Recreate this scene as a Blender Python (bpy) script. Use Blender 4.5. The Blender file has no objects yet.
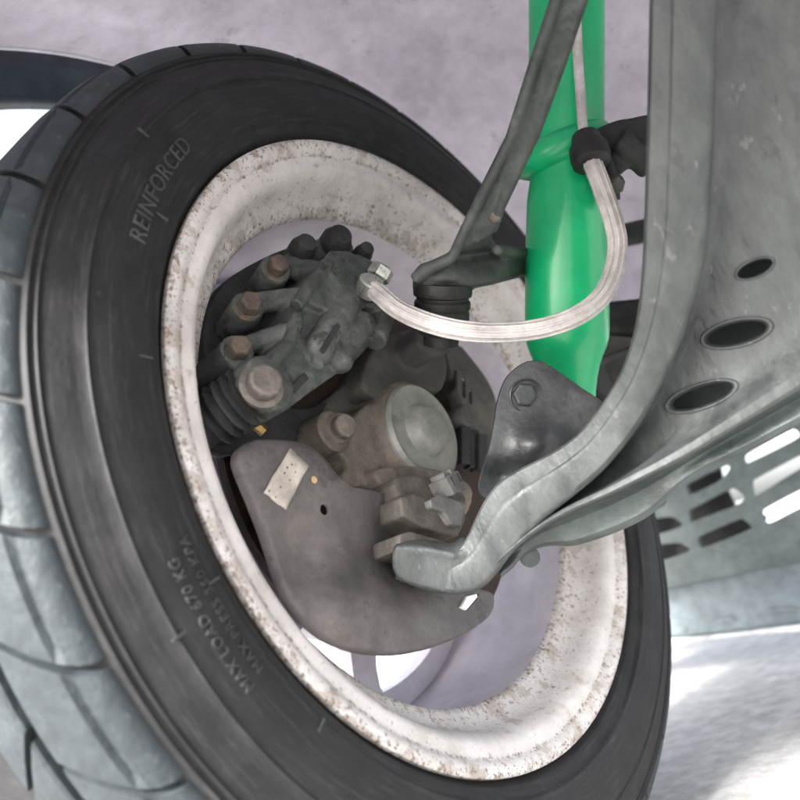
import bpy, bmesh, math, random
from mathutils import Vector, Matrix
random.seed(7)
S = bpy.context.scene
COL = S.collection
R_ = math.radians

# ------------------------------------------------------------------ camera
ZC = 0.312                                   # height of the wheel centre above the ground
AX = Vector((0.71542621, 0.37343404, 0.59051872))      # world X (wheel axis, pointing inboard) in camera axes
AY = Vector((0.63657029, 0.0, -0.77121869))            # world Y
AZ = Vector((-0.28799931, 0.92765673, -0.23771702))    # world Z
CAM = Vector((0.31156, -0.45297, -0.10642 + ZC))
cam = bpy.data.cameras.new('camera')
camo = bpy.data.objects.new('camera', cam); COL.objects.link(camo)
rot = Matrix((AX, AY, AZ))                   # rows are the world axes: maps camera vectors to world vectors
camo.matrix_world = Matrix.Translation(CAM) @ rot.to_4x4()
cam.sensor_width = 36; cam.lens = 36
cam.clip_start = 0.01; cam.clip_end = 500
cam.dof.use_dof = True; cam.dof.focus_distance = 0.50; cam.dof.aperture_fstop = 6.3
S.camera = camo

# ------------------------------------------------------------------ sky, sun, exposure
SUN_EL, SUN_AZ = R_(31), R_(-93)            # direction the light comes from
world = bpy.data.worlds.new('World'); S.world = world; world.use_nodes = True
wn = world.node_tree
bg = wn.nodes['Background']
sky = wn.nodes.new('ShaderNodeTexSky'); sky.sky_type = 'NISHITA'; sky.sun_disc = False
sky.sun_elevation = SUN_EL; sky.sun_rotation = R_(90) - SUN_AZ
sky.air_density = 1.0; sky.dust_density = 3.0; sky.ozone_density = 2.0
hs = wn.nodes.new('ShaderNodeHueSaturation'); hs.inputs['Saturation'].default_value = .38
wn.links.new(sky.outputs[0], hs.inputs['Color']); wn.links.new(hs.outputs[0], bg.inputs[0]); bg.inputs[1].default_value = 0.115
sun = bpy.data.lights.new('sun', 'SUN'); sun.energy = 2.6; sun.angle = R_(12); sun.color = (1, .98, .96)
suno = bpy.data.objects.new('sun', sun); COL.objects.link(suno)
sd = Vector((math.cos(SUN_EL) * math.cos(SUN_AZ), math.cos(SUN_EL) * math.sin(SUN_AZ), math.sin(SUN_EL)))
suno.rotation_euler = sd.to_track_quat('Z', 'Y').to_euler()
S.view_settings.view_transform = 'Standard'; S.view_settings.look = 'None'
S.view_settings.exposure = 2.6; S.view_settings.gamma = 1

# ------------------------------------------------------------------ point helpers (measured points of the place)
def ray(px, py):
    return rot @ Vector(((px - 400) / 800, -(py - 400) / 800, -1))
def PD(px, py, d): return CAM + ray(px, py) * d
def PX(px, py, x):
    r = ray(px, py); return CAM + r * ((x - CAM.x) / r.x)
def PY(px, py, y):
    r = ray(px, py); return CAM + r * ((y - CAM.y) / r.y)
VIEW = (rot @ Vector((0, 0, -1))).normalized()
XAX = Vector((1, 0, 0))

# ------------------------------------------------------------------ materials
MATS = {}
def mat(name, cols, scale=25, rough=(.45, .75), metal=0.0, bump=.2, bscale=120, spots=None, spec=.5, coat=0, stretch=None, grime=.25):
    """cols: list of (position, rgb) for a large noise ramp; spots: (rgb, scale, threshold, amount) flecks of dirt"""
    m = bpy.data.materials.new(name); m.use_nodes = True; nt = m.node_tree; N = nt.nodes; L = nt.links
    b = N['Principled BSDF']
    tc = N.new('ShaderNodeTexCoord'); mp = N.new('ShaderNodeMapping'); L.new(tc.outputs['Object'], mp.inputs[0])
    if stretch: mp.inputs['Scale'].default_value = stretch
    n1 = N.new('ShaderNodeTexNoise'); n1.inputs['Scale'].default_value = scale; n1.inputs['Detail'].default_value = 8
    n1.inputs['Roughness'].default_value = .65; n1.inputs['Distortion'].default_value = .4
    L.new(mp.outputs[0], n1.inputs[0])
    cr = N.new('ShaderNodeValToRGB'); L.new(n1.outputs[0], cr.inputs[0])
    e = cr.color_ramp.elements
    e[0].position = cols[0][0]; e[0].color = (*cols[0][1], 1)
    e[1].position = cols[-1][0]; e[1].color = (*cols[-1][1], 1)
    for p, c in cols[1:-1]:
        q = e.new(p); q.color = (*c, 1)
    out = cr.outputs[0]
    if spots:
        for (rgb, sc, th, am) in spots:
            n2 = N.new('ShaderNodeTexNoise'); n2.inputs['Scale'].default_value = sc; n2.inputs['Detail'].default_value = 5
            n2.inputs['Roughness'].default_value = .7
            L.new(mp.outputs[0], n2.inputs[0])
            r2 = N.new('ShaderNodeMapRange'); r2.inputs[1].default_value = th; r2.inputs[2].default_value = th + .05
            r2.inputs[4].default_value = am
            L.new(n2.outputs[0], r2.inputs[0])
            mx = N.new('ShaderNodeMixRGB'); L.new(r2.outputs[0], mx.inputs[0]); L.new(out, mx.inputs[1])
            mx.inputs[2].default_value = (*rgb, 1); out = mx.outputs[0]
    if grime:
        for (sc, lo, hi) in ((45, 1 - grime, 1 + grime * .7), (420, 1 - grime * .3, 1 + grime * .25)):
            ng = N.new('ShaderNodeTexNoise'); ng.inputs['Scale'].default_value = sc; ng.inputs['Detail'].default_value = 6; ng.inputs['Roughness'].default_value = .7
            L.new(mp.outputs[0], ng.inputs[0])
            rg = N.new('ShaderNodeMapRange'); rg.inputs[1].default_value = .36; rg.inputs[2].default_value = .64; rg.inputs[3].default_value = lo; rg.inputs[4].default_value = hi
            L.new(ng.outputs[0], rg.inputs[0])
            mg = N.new('ShaderNodeVectorMath'); mg.operation = 'SCALE'; L.new(out, mg.inputs[0]); L.new(rg.outputs[0], mg.inputs['Scale']); out = mg.outputs[0]
    L.new(out, b.inputs['Base Color'])
    rr = N.new('ShaderNodeMapRange'); rr.inputs[1].default_value = .3; rr.inputs[2].default_value = .7
    rr.inputs[3].default_value = rough[0]; rr.inputs[4].default_value = rough[1]
    L.new(n1.outputs[0], rr.inputs[0]); L.new(rr.outputs[0], b.inputs['Roughness'])
    b.inputs['Metallic'].default_value = metal
    b.inputs['Specular IOR Level'].default_value = spec
    b.inputs['Coat Weight'].default_value = coat; b.inputs['Coat Roughness'].default_value = .12
    if bump:
        n3 = N.new('ShaderNodeTexNoise'); n3.inputs['Scale'].default_value = bscale; n3.inputs['Detail'].default_value = 8
        L.new(mp.outputs[0], n3.inputs[0])
        bp = N.new('ShaderNodeBump'); bp.inputs['Strength'].default_value = bump; bp.inputs['Distance'].default_value = .004
        n4 = N.new('ShaderNodeTexNoise'); n4.inputs['Scale'].default_value = bscale * 5; n4.inputs['Detail'].default_value = 4; L.new(mp.outputs[0], n4.inputs[0])
        am_ = N.new('ShaderNodeMath'); am_.operation = 'MULTIPLY_ADD'; L.new(n4.outputs[0], am_.inputs[0]); am_.inputs[1].default_value = .22; L.new(n3.outputs[0], am_.inputs[2])
        L.new(am_.outputs[0], bp.inputs['Height']); L.new(bp.outputs[0], b.inputs['Normal'])
    MATS[name] = m
    return m

mat('rubber', [(.3, (0.0099, 0.0099, 0.0108)), (.55, (0.0153, 0.0153, 0.0162)), (.75, (0.0252, 0.0243, 0.0243))], 14, (.58, .76), 0, .12, 300, [((.10, .095, .09), 60, .70, .3)], spec=.32)
mat('tread_rubber', [(.3, (0.016, 0.020, 0.023)), (.55, (0.029, 0.037, 0.041)), (.75, (0.061, 0.074, 0.080))], 30, (.48, .68), 0, .3, 130, [((.12, .125, .125), 70, .63, .4)], spec=.45)
mat('letter_rubber', [(.3, (.03, .03, .031)), (.7, (.06, .06, .06))], 60, (.5, .65), 0, .1, 300)
mat('rim_paint', [(.3, (0.4443, 0.4096, 0.3812)), (.48, (0.5801, 0.5498, 0.5339)), (.7, (0.6402, 0.6135, 0.6018))], 20, (.35, .6), 0, .12, 200,
    [((.05, .035, .025), 420, .66, .8)], spec=.4, grime=.1)
mat('rim_inner', [(.3, (0.4968, 0.4590, 0.5060)), (.7, (0.6696, 0.6264, 0.6930))], 9, (.3, .45), 0, .05, 80, [((.30, .25, .24), 150, .66, .5), ((.36, .31, .30), 30, .62, .4)], grime=.1)
mat('rotor', [(.3, (.025, .017, .013)), (.6, (.06, .04, .03)), (.75, (.13, .075, .045))], 40, (.5, .8), .5, .3, 150)
mat('shield_steel', [(.3, (0.0630, 0.0557, 0.0560)), (.5, (0.0990, 0.0883, 0.0874)), (.72, (0.1350, 0.1210, 0.1159))], 16, (.5, .75), .15, .12, 160,
    [((.045, .038, .038), 28, .58, .55), ((.17, .15, .14), 60, .66, .4), ((.20, .19, .18), 240, .70, .6)], grime=.25)
mat('caliper_alloy', [(.3, (0.0451, 0.0507, 0.0475)), (.52, (0.0832, 0.0919, 0.0855)), (.72, (0.1394, 0.1473, 0.1346))], 28, (.45, .75), .15, .35, 170,
    [((.014, .014, .014), 40, .57, .7), ((.13, .11, .09), 90, .66, .5), ((.19, .185, .17), 240, .68, .6)], grime=.4)
mat('caliper_dark', [(.3, (0.0120, 0.0120, 0.0126)), (.7, (0.0360, 0.0372, 0.0360))], 40, (.5, .8), .1, .35, 170)
mat('rust_bolt', [(.3, (0.042, 0.034, 0.029)), (.52, (0.096, 0.072, 0.055)), (.72, (0.144, 0.119, 0.098))], 60, (.55, .8), .25, .35, 260, [((.22, .09, .03), 90, .62, .7)])
mat('steel_bolt', [(.3, (0.084, 0.076, 0.068)), (.7, (0.182, 0.158, 0.136))], 60, (.4, .7), .4, .25, 260)
mat('hub_iron', [(.3, (0.1100, 0.0958, 0.0791)), (.5, (0.1705, 0.1473, 0.1190)), (.64, (0.2090, 0.1730, 0.1348)), (.75, (0.2750, 0.1905, 0.1116))], 22, (.6, .85), .1, .35, 150,
    [((.055, .05, .046), 55, .60, .6), ((.22, .12, .05), 70, .70, .4)], grime=.3)
mat('lug_iron', [(.3, (0.0810, 0.0734, 0.0646)), (.55, (0.1350, 0.1204, 0.1045)), (.75, (0.1998, 0.1734, 0.1425))], 30, (.55, .85), .1, .35, 150, [((.04, .036, .034), 60, .60, .6)], grime=.3)
mat('knuckle_iron', [(.3, (0.0476, 0.0459, 0.0425)), (.55, (0.0850, 0.0816, 0.0739)), (.75, (0.1292, 0.1190, 0.1028))], 26, (.55, .85), .1, .3, 150, [((.03, .03, .03), 50, .62, .5)])
mat('cap_steel', [(.3, (0.2190, 0.2179, 0.1978)), (.6, (0.2980, 0.2957, 0.2736)), (.75, (0.3790, 0.3677, 0.3322))], 30, (.45, .65), .2, .12, 200, [((.13, .11, .09), 90, .65, .4)])
mat('arm_steel', [(.30, (0.0350, 0.0399, 0.0394)), (.5, (0.0551, 0.0613, 0.0606)), (.70, (0.0773, 0.0840, 0.0816))], 34, (.40, .66), .2, .30, 110,
    [((.15, .15, .143), 85, .62, .5), ((.026, .028, .028), 60, .63, .6), ((.12, .085, .055), 120, .69, .5), ((.23, .23, .22), 300, .69, .6)], grime=.22, stretch=(1.5, 1.5, .55))
mat('arm_dark', [(.3, (0.0336, 0.0426, 0.0421)), (.6, (0.0648, 0.0779, 0.0745)), (.75, (0.1120, 0.1263, 0.1215))], 22, (.25, .5), .3, .2, 120, [((.3, .3, .29), 90, .69, .5)])
mat('upper_arm_iron', [(.3, (0.0328, 0.0384, 0.0360)), (.55, (0.0632, 0.0712, 0.0664)), (.75, (0.1264, 0.1296, 0.1168))], 30, (.45, .7), .2, .3, 150, [((.28, .26, .23), 120, .68, .5)])
mat('black_paint', [(.3, (.035, .038, .04)), (.55, (.06, .064, .067)), (.75, (.115, .118, .12))], 30, (.32, .55), .25, .15, 200, [((.2, .2, .2), 200, .66, .45), ((.12, .115, .11), 40, .60, .4)], coat=.2)
mat('boot_rubber', [(.3, (0.0072, 0.0072, 0.0072)), (.7, (0.0210, 0.0204, 0.0198))], 50, (.45, .65), 0, .2, 200)
mat('green_paint', [(.3, (0.0040, 0.3672, 0.1350)), (.7, (0.0060, 0.4488, 0.1710))], 12, (.30, .46), 0, .03, 90, [((.30, .42, .34), 260, .70, .5), ((.03, .12, .07), 330, .69, .6), ((.05, .25, .14), 24, .64, .3)], coat=.22, grime=.08)
mat('hose_braid', [(.3, (0.475, 0.444, 0.430)), (.7, (0.616, 0.583, 0.559))], 60, (.35, .55), .1, .1, 300)
mat('zinc', [(.3, (.38, .40, .37)), (.7, (.62, .63, .58))], 80, (.2, .4), .8, .15, 200)
mat('brass', [(.3, (0.216, 0.138, 0.045)), (.7, (0.300, 0.198, 0.075))], 80, (.3, .45), .8, .1, 200)
mat('sensor_plastic', [(.3, (0.128, 0.128, 0.128)), (.7, (0.247, 0.240, 0.232))], 50, (.5, .7), 0, .2, 200)
mat('sticker_paper', [(.3, (.36, .32, .28)), (.7, (.48, .43, .38))], 90, (.6, .8), 0, .1, 300, [((.2, .18, .16), 380, .62, .5)])
mat('ink', [(.3, (.05, .045, .04)), (.7, (.1, .09, .08))], 90, (.6, .8), 0, 0)
mat('ochre', [(.3, (.40, .27, .13)), (.7, (.52, .36, .19))], 90, (.6, .8), 0, 0)
mat('liner_paint', [(.3, (0.3312, 0.3015, 0.3525)), (.5, (0.4416, 0.4095, 0.4700)), (.7, (0.5336, 0.4995, 0.5640))], 9, (.45, .7), 0, .12, 60,
    [((.24, .215, .225), 26, .62, .55), ((.16, .14, .14), 80, .67, .6)], grime=.12)
mat('fender_dark', [(.3, (.02, .03, .04)), (.7, (.04, .055, .07))], 9, (.25, .4), 0, 0)
mat('tray_plastic', [(.3, (0.0875, 0.1062, 0.1020)), (.55, (0.1232, 0.1462, 0.1411)), (.75, (0.1759, 0.1997, 0.1904))], 7, (.45, .65), 0, .1, 70, [((.25, .25, .24), 40, .66, .5)])
mat('sill_plastic', [(.3, (.15, .19, .21)), (.7, (.22, .265, .28))], 6, (.35, .55), 0, .05, 70, [((.18, .2, .21), 40, .66, .4)])
mat('white_paint', [(.3, (.7, .7, .7)), (.7, (.8, .8, .8))], 6, (.3, .5), 0, 0)
mat('dark_under', [(.3, (.016, .018, .018)), (.7, (.035, .038, .038))], 12, (.5, .8), 0, .2, 70)
mat('concrete', [(.3, (.40, .385, .375)), (.5, (.50, .485, .47)), (.7, (.58, .565, .55))], 6, (.7, .95), 0, .2, 60, [((.3, .27, .25), 30, .64, .5)])

def rim_zones(m):
    """brake dust and grit sit on the outer lip and on the inner step of the rim, little on the band between"""
    nt = m.node_tree; N = nt.nodes; L = nt.links; b = N['Principled BSDF']
    tc = N.new('ShaderNodeTexCoord'); sp = N.new('ShaderNodeSeparateXYZ'); L.new(tc.outputs['Object'], sp.inputs[0])
    cx = N.new('ShaderNodeCombineXYZ'); L.new(sp.outputs['Y'], cx.inputs['Y'])
    sb = N.new('ShaderNodeMath'); sb.operation = 'SUBTRACT'; L.new(sp.outputs['Z'], sb.inputs[0]); sb.inputs[1].default_value = ZC
    L.new(sb.outputs[0], cx.inputs['Z'])
    ln = N.new('ShaderNodeVectorMath'); ln.operation = 'LENGTH'; L.new(cx.outputs[0], ln.inputs[0])
    mr = N.new('ShaderNodeMapRange'); mr.inputs[1].default_value = .178; mr.inputs[2].default_value = .226; L.new(ln.outputs['Value'], mr.inputs[0])
    cr = N.new('ShaderNodeValToRGB'); L.new(mr.outputs[0], cr.inputs[0]); e = cr.color_ramp.elements
    e[0].position = 0; e[0].color = (.16, .16, .16, 1); e[1].position = 1; e[1].color = (.15, .15, .15, 1)
    for p, v in ((.12, .11), (.30, .07), (.42, .05), (.50, .01), (.70, .015), (.735, .13), (.78, .06), (.86, .09)):
        q = e.new(p); q.color = (v, v, v, 1)
    old = b.inputs['Base Color'].links[0].from_socket
    out = old
    for rgb, sc, th, am in (((.36, .31, .265), 50, .62, .7), ((.22, .175, .135), 240, .65, .75), ((.09, .068, .05), 480, .68, .8)):
        n = N.new('ShaderNodeTexNoise'); n.inputs['Scale'].default_value = sc; n.inputs['Detail'].default_value = 4; n.inputs['Roughness'].default_value = .65
        L.new(tc.outputs['Object'], n.inputs[0])
        ad = N.new('ShaderNodeMath'); L.new(n.outputs[0], ad.inputs[0]); L.new(cr.outputs[0], ad.inputs[1])
        r2 = N.new('ShaderNodeMapRange'); r2.inputs[1].default_value = th; r2.inputs[2].default_value = th + .06; r2.inputs[4].default_value = am
        L.new(ad.outputs[0], r2.inputs[0])
        mx = N.new('ShaderNodeMixRGB'); L.new(r2.outputs[0], mx.inputs[0]); L.new(out, mx.inputs[1]); mx.inputs[2].default_value = (*rgb, 1); out = mx.outputs[0]
    L.new(out, b.inputs['Base Color'])
rim_zones(MATS['rim_paint'])
def rubber_streaks(m):
    """scuffs and dust lines that run round the tyre"""
    nt = m.node_tree; N = nt.nodes; L = nt.links; b = N['Principled BSDF']
    tc = N.new('ShaderNodeTexCoord'); sp = N.new('ShaderNodeSeparateXYZ'); L.new(tc.outputs['Object'], sp.inputs[0])
    sb = N.new('ShaderNodeMath'); sb.operation = 'SUBTRACT'; L.new(sp.outputs['Z'], sb.inputs[0]); sb.inputs[1].default_value = ZC
    at = N.new('ShaderNodeMath'); at.operation = 'ARCTAN2'; L.new(sb.outputs[0], at.inputs[0]); L.new(sp.outputs['Y'], at.inputs[1])
    cx = N.new('ShaderNodeCombineXYZ'); L.new(sp.outputs['Y'], cx.inputs['Y']); L.new(sb.outputs[0], cx.inputs['Z'])
    ln = N.new('ShaderNodeVectorMath'); ln.operation = 'LENGTH'; L.new(cx.outputs[0], ln.inputs[0])
    sc = N.new('ShaderNodeMath'); sc.operation = 'MULTIPLY'; L.new(ln.outputs['Value'], sc.inputs[0]); sc.inputs[1].default_value = 260
    sa = N.new('ShaderNodeMath'); sa.operation = 'MULTIPLY'; L.new(at.outputs[0], sa.inputs[0]); sa.inputs[1].default_value = 5
    pv = N.new('ShaderNodeCombineXYZ'); L.new(sa.outputs[0], pv.inputs[0]); L.new(sc.outputs[0], pv.inputs[1])
    n = N.new('ShaderNodeTexNoise'); n.inputs['Scale'].default_value = 1.6; n.inputs['Detail'].default_value = 7; n.inputs['Roughness'].default_value = .7; L.new(pv.outputs[0], n.inputs[0])
    r = N.new('ShaderNodeMapRange'); r.inputs[1].default_value = .52; r.inputs[2].default_value = .78; r.inputs[4].default_value = .55; L.new(n.outputs[0], r.inputs[0])
    old = b.inputs['Base Color'].links[0].from_socket
    mx = N.new('ShaderNodeMixRGB'); L.new(r.outputs[0], mx.inputs[0]); L.new(old, mx.inputs[1]); mx.inputs[2].default_value = (.075, .072, .069, 1)
    L.new(mx.outputs[0], b.inputs['Base Color'])
rubber_streaks(MATS['rubber'])

# ------------------------------------------------------------------ mesh helpers
def obj(name, verts, faces, m, parent=None, smooth=True, bevel=0, sub=0, auto=None):
    me = bpy.data.meshes.new(name); me.from_pydata([tuple(v) for v in verts], [], faces); me.validate()
    bm = bmesh.new(); bm.from_mesh(me); bmesh.ops.recalc_face_normals(bm, faces=bm.faces); bm.to_mesh(me); bm.free()
    return wrap(name, me, m, parent, smooth, bevel, sub, auto)
def wrap(name, me, m, parent=None, smooth=True, bevel=0, sub=0, auto=None):
    o = bpy.data.objects.new(name, me); COL.objects.link(o)
    me.materials.clear(); me.materials.append(MATS[m])
    if smooth:
        for p in me.polygons: p.use_smooth = True
    if parent:
        o.parent = parent
        o.matrix_parent_inverse = Matrix.Translation(-Vector(parent.location))
    if bevel:
        b = o.modifiers.new('bevel', 'BEVEL'); b.width = bevel; b.segments = 3; b.limit_method = 'ANGLE'; b.angle_limit = R_(35)
    if sub:
        s = o.modifiers.new('sub', 'SUBSURF'); s.levels = s.render_levels = sub
    if auto is not None: me.set_sharp_from_angle(angle=R_(auto))
    return o
def bake(o):
    dg = bpy.context.evaluated_depsgraph_get(); dg.update()
    me = bpy.data.meshes.new_from_object(o.evaluated_get(dg), depsgraph=dg)
    o.modifiers.clear(); old = o.data; o.data = me; bpy.data.meshes.remove(old)
    return o
def tag(o, label, cat, group=None, kind=None):
    if kind: o['kind'] = kind
    if label: o['label'] = label
    if cat: o['category'] = cat
    if group: o['group'] = group
    return o
def thing(name, loc, label, cat):
    o = bpy.data.objects.new(name, None); COL.objects.link(o); o.location = loc; o.empty_display_size = .02
    return tag(o, label, cat)
def basis(ax):
    ax = Vector(ax).normalized()
    t = Vector((0, 0, 1)) if abs(ax.z) < .9 else Vector((0, 1, 0))
    u = ax.cross(t).normalized(); v = ax.cross(u).normalized()
    return ax, u, v
def lathe_data(prof, org, ax, n=48, cap=True):
    """prof: list of (distance along axis, radius)"""
    ax, u, v = basis(ax); V = []; F = []
    for (h, r) in prof:
        for i in range(n):
            a = 2 * math.pi * i / n
            V.append(Vector(org) + ax * h + (u * math.cos(a) + v * math.sin(a)) * r)
    for k in range(len(prof) - 1):
        for i in range(n):
            j = (i + 1) % n
            F.append((k * n + i, k * n + j, (k + 1) * n + j, (k + 1) * n + i))
    if cap:
        F.append(tuple(range(n - 1, -1, -1))); q = (len(prof) - 1) * n; F.append(tuple(range(q, q + n)))
    return V, F
def lathe(name, prof, org, ax, m, parent=None, n=48, cap=True, auto=40):
    V, F = lathe_data(prof, org, ax, n, cap); return obj(name, V, F, m, parent, auto=auto)
def catmull(pts, per=8):
    P = [tuple(p) for p in pts]; P = [P[0]] + P + [P[-1]]; out = []
    for k in range(1, len(P) - 2):
        for s in range(per):
            t = s / per
            out.append(tuple(.5 * ((2 * b) + (-a + c) * t + (2 * a - 5 * b + 4 * c - d) * t * t + (-a + 3 * b - 3 * c + d) * t ** 3)
                             for a, b, c, d in zip(P[k - 1], P[k], P[k + 1], P[k + 2])))
    out.append(P[-2]); return out
def closed_catmull(pts, per=6):
    n = len(pts); out = []
    for k in range(n):
        a_, b_, c_, d_ = pts[k - 1], pts[k], pts[(k + 1) % n], pts[(k + 2) % n]
        for s in range(per):
            t = s / per
            out.append(tuple(.5 * ((2 * b) + (-a + c) * t + (2 * a - 5 * b + 4 * c - d) * t * t + (-a + 3 * b - 3 * c + d) * t ** 3)
                             for a, b, c, d in zip(a_, b_, c_, d_)))
    return out
def tube_data(path, rad, n=16, shape=None):
    path = [Vector(p) for p in path]; V = []; F = []
    t = (path[1] - path[0]).normalized(); u = basis(t)[1]
    for k, p in enumerate(path):
        t = (path[min(k + 1, len(path) - 1)] - path[max(k - 1, 0)]).normalized()
        u = (u - t * u.dot(t)).normalized(); v = t.cross(u)
        r = rad[k] if isinstance(rad, (list, tuple)) else rad
        for i in range(n):
            a = 2 * math.pi * i / n
            V.append(p + (u * math.cos(a) + v * math.sin(a)) * r)
    for k in range(len(path) - 1):
        for i in range(n):
            j = (i + 1) % n; F.append((k * n + i, k * n + j, (k + 1) * n + j, (k + 1) * n + i))
    F.append(tuple(range(n - 1, -1, -1))); q = (len(path) - 1) * n; F.append(tuple(range(q, q + n)))
    return V, F
def tube(name, path, rad, m, parent=None, n=16):
    V, F = tube_data(path, rad, n); return obj(name, V, F, m, parent, auto=60)
def prism_data(pts, vec):
    n = len(pts); vec = Vector(vec); V = [Vector(p) for p in pts] + [Vector(p) + vec for p in pts]
    F = [tuple(range(n)), tuple(range(2 * n - 1, n - 1, -1))]
    for i in range(n):
        j = (i + 1) % n; F.append((i, j, n + j, n + i))
    return V, F
def ppoly(px, x0, x1, smooth=0):
    if smooth: px = closed_catmull(px, smooth)
    return prism_data([PX(a, b, x0) for a, b in px], XAX * (x1 - x0))
def ball_data(c, r, n=16):
    prof = [(-r * math.cos(math.pi * k / 10), max(1e-4, r * math.sin(math.pi * k / 10))) for k in range(11)]
    return lathe_data(prof, c, (0, 0, 1), n)
def box_data(c, ux, uy, uz):
    V = [Vector(c) + ux * sx + uy * sy + uz * sz for sx in (-1, 1) for sy in (-1, 1) for sz in (-1, 1)]
    return V, [(0, 1, 3, 2), (4, 6, 7, 5), (0, 4, 5, 1), (2, 3, 7, 6), (0, 2, 6, 4), (1, 5, 7, 3)]
def cast(name, shapes, m, parent=None, voxel=.0016, it=8):
    """several solids melted together like one casting"""
    V = []; F = []
    for (v, f) in shapes:
        o_ = len(V); V += list(v); F += [tuple(i + o_ for i in q) for q in f]
    o = obj(name, V, F, m, parent)
    r = o.modifiers.new('r', 'REMESH'); r.mode = 'VOXEL'; r.voxel_size = voxel; r.use_smooth_shade = True
    s = o.modifiers.new('s', 'SMOOTH'); s.factor = .5; s.iterations = it
    bake(o)
    for p in o.data.polygons: p.use_smooth = True
    return o
def hexbolt(name, c, ax, r, h, m, parent, washer=True, n=6):
    """bolt head on a washer"""
    ax, u, v = basis(ax); a0 = random.random()
    prof = [(0, r), (h * .8, r), (h, r * .86)]
    V = []; F = []
    for hh, rr in prof:
        for i in range(n):
            a = a0 + 2 * math.pi * i / n
            V.append(Vector(c) + ax * hh + (u * math.cos(a) + v * math.sin(a)) * rr)
    for k in range(2):
        for i in range(n):
            j = (i + 1) % n; F.append((k * n + i, k * n + j, (k + 1) * n + j, (k + 1) * n + i))
    F += [tuple(range(n)), tuple(range(2 * n, 3 * n))]
    o = obj(name, V, F, m, parent, smooth=False, bevel=r * .13)
    if washer:
        w = lathe('washer', [(-.0035, r * 1.28), (-.0008, r * 1.28), (.0002, r * 1.15)], c, ax, m, None, 24)
        w.parent = o; w.matrix_parent_inverse = Matrix()
        if parent: w.matrix_parent_inverse = Matrix.Translation(Vector((0, 0, 0)))
    return o
def cut(o, datas):
    """real openings through a plate"""
    for (v, f) in datas:
        c = obj('cutter', v, f, 'ink')
        b = o.modifiers.new('b', 'BOOLEAN'); b.operation = 'DIFFERENCE'; b.object = c; b.solver = 'EXACT'
        bake(o); bpy.data.objects.remove(c)
    return o
def shell(name, outline, centre, pos, m, parent=None, rings=14, thick=.0016, roll=()):
    """pressed sheet: outline and centre in plan, pos(px, py, k) gives the 3D point; roll: extra rim rings (grow, back)"""
    n = len(outline); V = []; F = []
    V.append(pos(*centre))
    for r in range(1, rings + 1):
        s = r / rings
        for (x, y) in outline:
            V.append(pos(centre[0] + (x - centre[0]) * s, centre[1] + (y - centre[1]) * s))
    base = [V[1 + (rings - 1) * n + i] for i in range(n)]
    cen = sum(base, Vector()) / n
    nr = rings
    for (g, back, vec) in roll:
        for i in range(n):
            t = (base[(i + 1) % n] - base[i - 1]).normalized()
            outw = t.cross(vec).normalized()
            if outw.dot(base[i] - cen) < 0: pass
            V.append(base[i] + outw * g * shell.sign + vec * back)
        nr += 1
    for i in range(n): F.append((0, 1 + i, 1 + (i + 1) % n))
    for r in range(nr - 1):
        for i in range(n):
            j = (i + 1) % n; a = 1 + r * n; b = a + n
            F.append((a + i, b + i, b + j, a + j))
    o = obj(name, V, F, m, parent)
    if thick:
        s = o.modifiers.new('s', 'SOLIDIFY'); s.thickness = thick; s.offset = 0
        bake(o)
    o.data.set_sharp_from_angle(angle=R_(50))
    return o
shell.sign = 1
def gauss(x, y, cx, cy, sx, sy): return math.exp(-((x - cx) / sx) ** 2 - ((y - cy) / sy) ** 2)

# ================================================================== setting
g = obj('ground', [(-60, -60, 0), (60, -60, 0), (60, 60, 0), (-60, 60, 0)], [(0, 1, 2, 3)], 'concrete', smooth=False)
tag(g, 'pale concrete ground under and beyond the car', None, kind='structure')

# ------------------------------------------------------------------ wheel arch
arch = thing('wheel_arch', (0, 0, ZC + .45), 'pale lilac dirt-spotted wheel arch liner behind and above the tyre', 'wheel arch')
def arc_shell(x0, x1, r0, r1, a0, a1, nx=10, na=60):
    V = []; F = []
    for k in range(na + 1):
        a = R_(a0 + (a1 - a0) * k / na)
        for i in range(nx + 1):
            t = i / nx; x = x0 + (x1 - x0) * t; r = r0 + (r1 - r0) * t
            V.append((x, -math.cos(a) * r, ZC + math.sin(a) * r))
    for k in range(na):
        for i in range(nx):
            a = k * (nx + 1) + i; F.append((a, a + 1, a + nx + 2, a + nx + 1))
    return V, F
V, F = arc_shell(-.21, .50, .445, .455, 20, 176)
o = obj('liner', V, F, 'liner_paint', arch); s = o.modifiers.new('s', 'SOLIDIFY'); s.thickness = .003
V, F = arc_shell(-.235, -.206, .405, .441, 20, 176, 4)
o = obj('fender_lip', V, F, 'fender_dark', arch); s = o.modifiers.new('s', 'SOLIDIFY'); s.thickness = .003

# unseen car floor, added above the wheel bay and sized to block skylight
ub = thing('underbody_sky_block', (.7, .5, ZC + .5), 'unseen dark car underside added above the wheel bay to block the sky', 'car body')
obj('sky_block_floor', *box_data((.75, .25, ZC + .47), XAX * .98, Vector((0, 1.0, 0)), Vector((0, 0, .006))), 'dark_under', ub, smooth=False)
obj('inner_wing', *box_data((.56, .2, ZC + .28), XAX * .006, Vector((0, 1.1, 0)), Vector((0, 0, .18))), 'liner_paint', ub, smooth=False)
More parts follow.
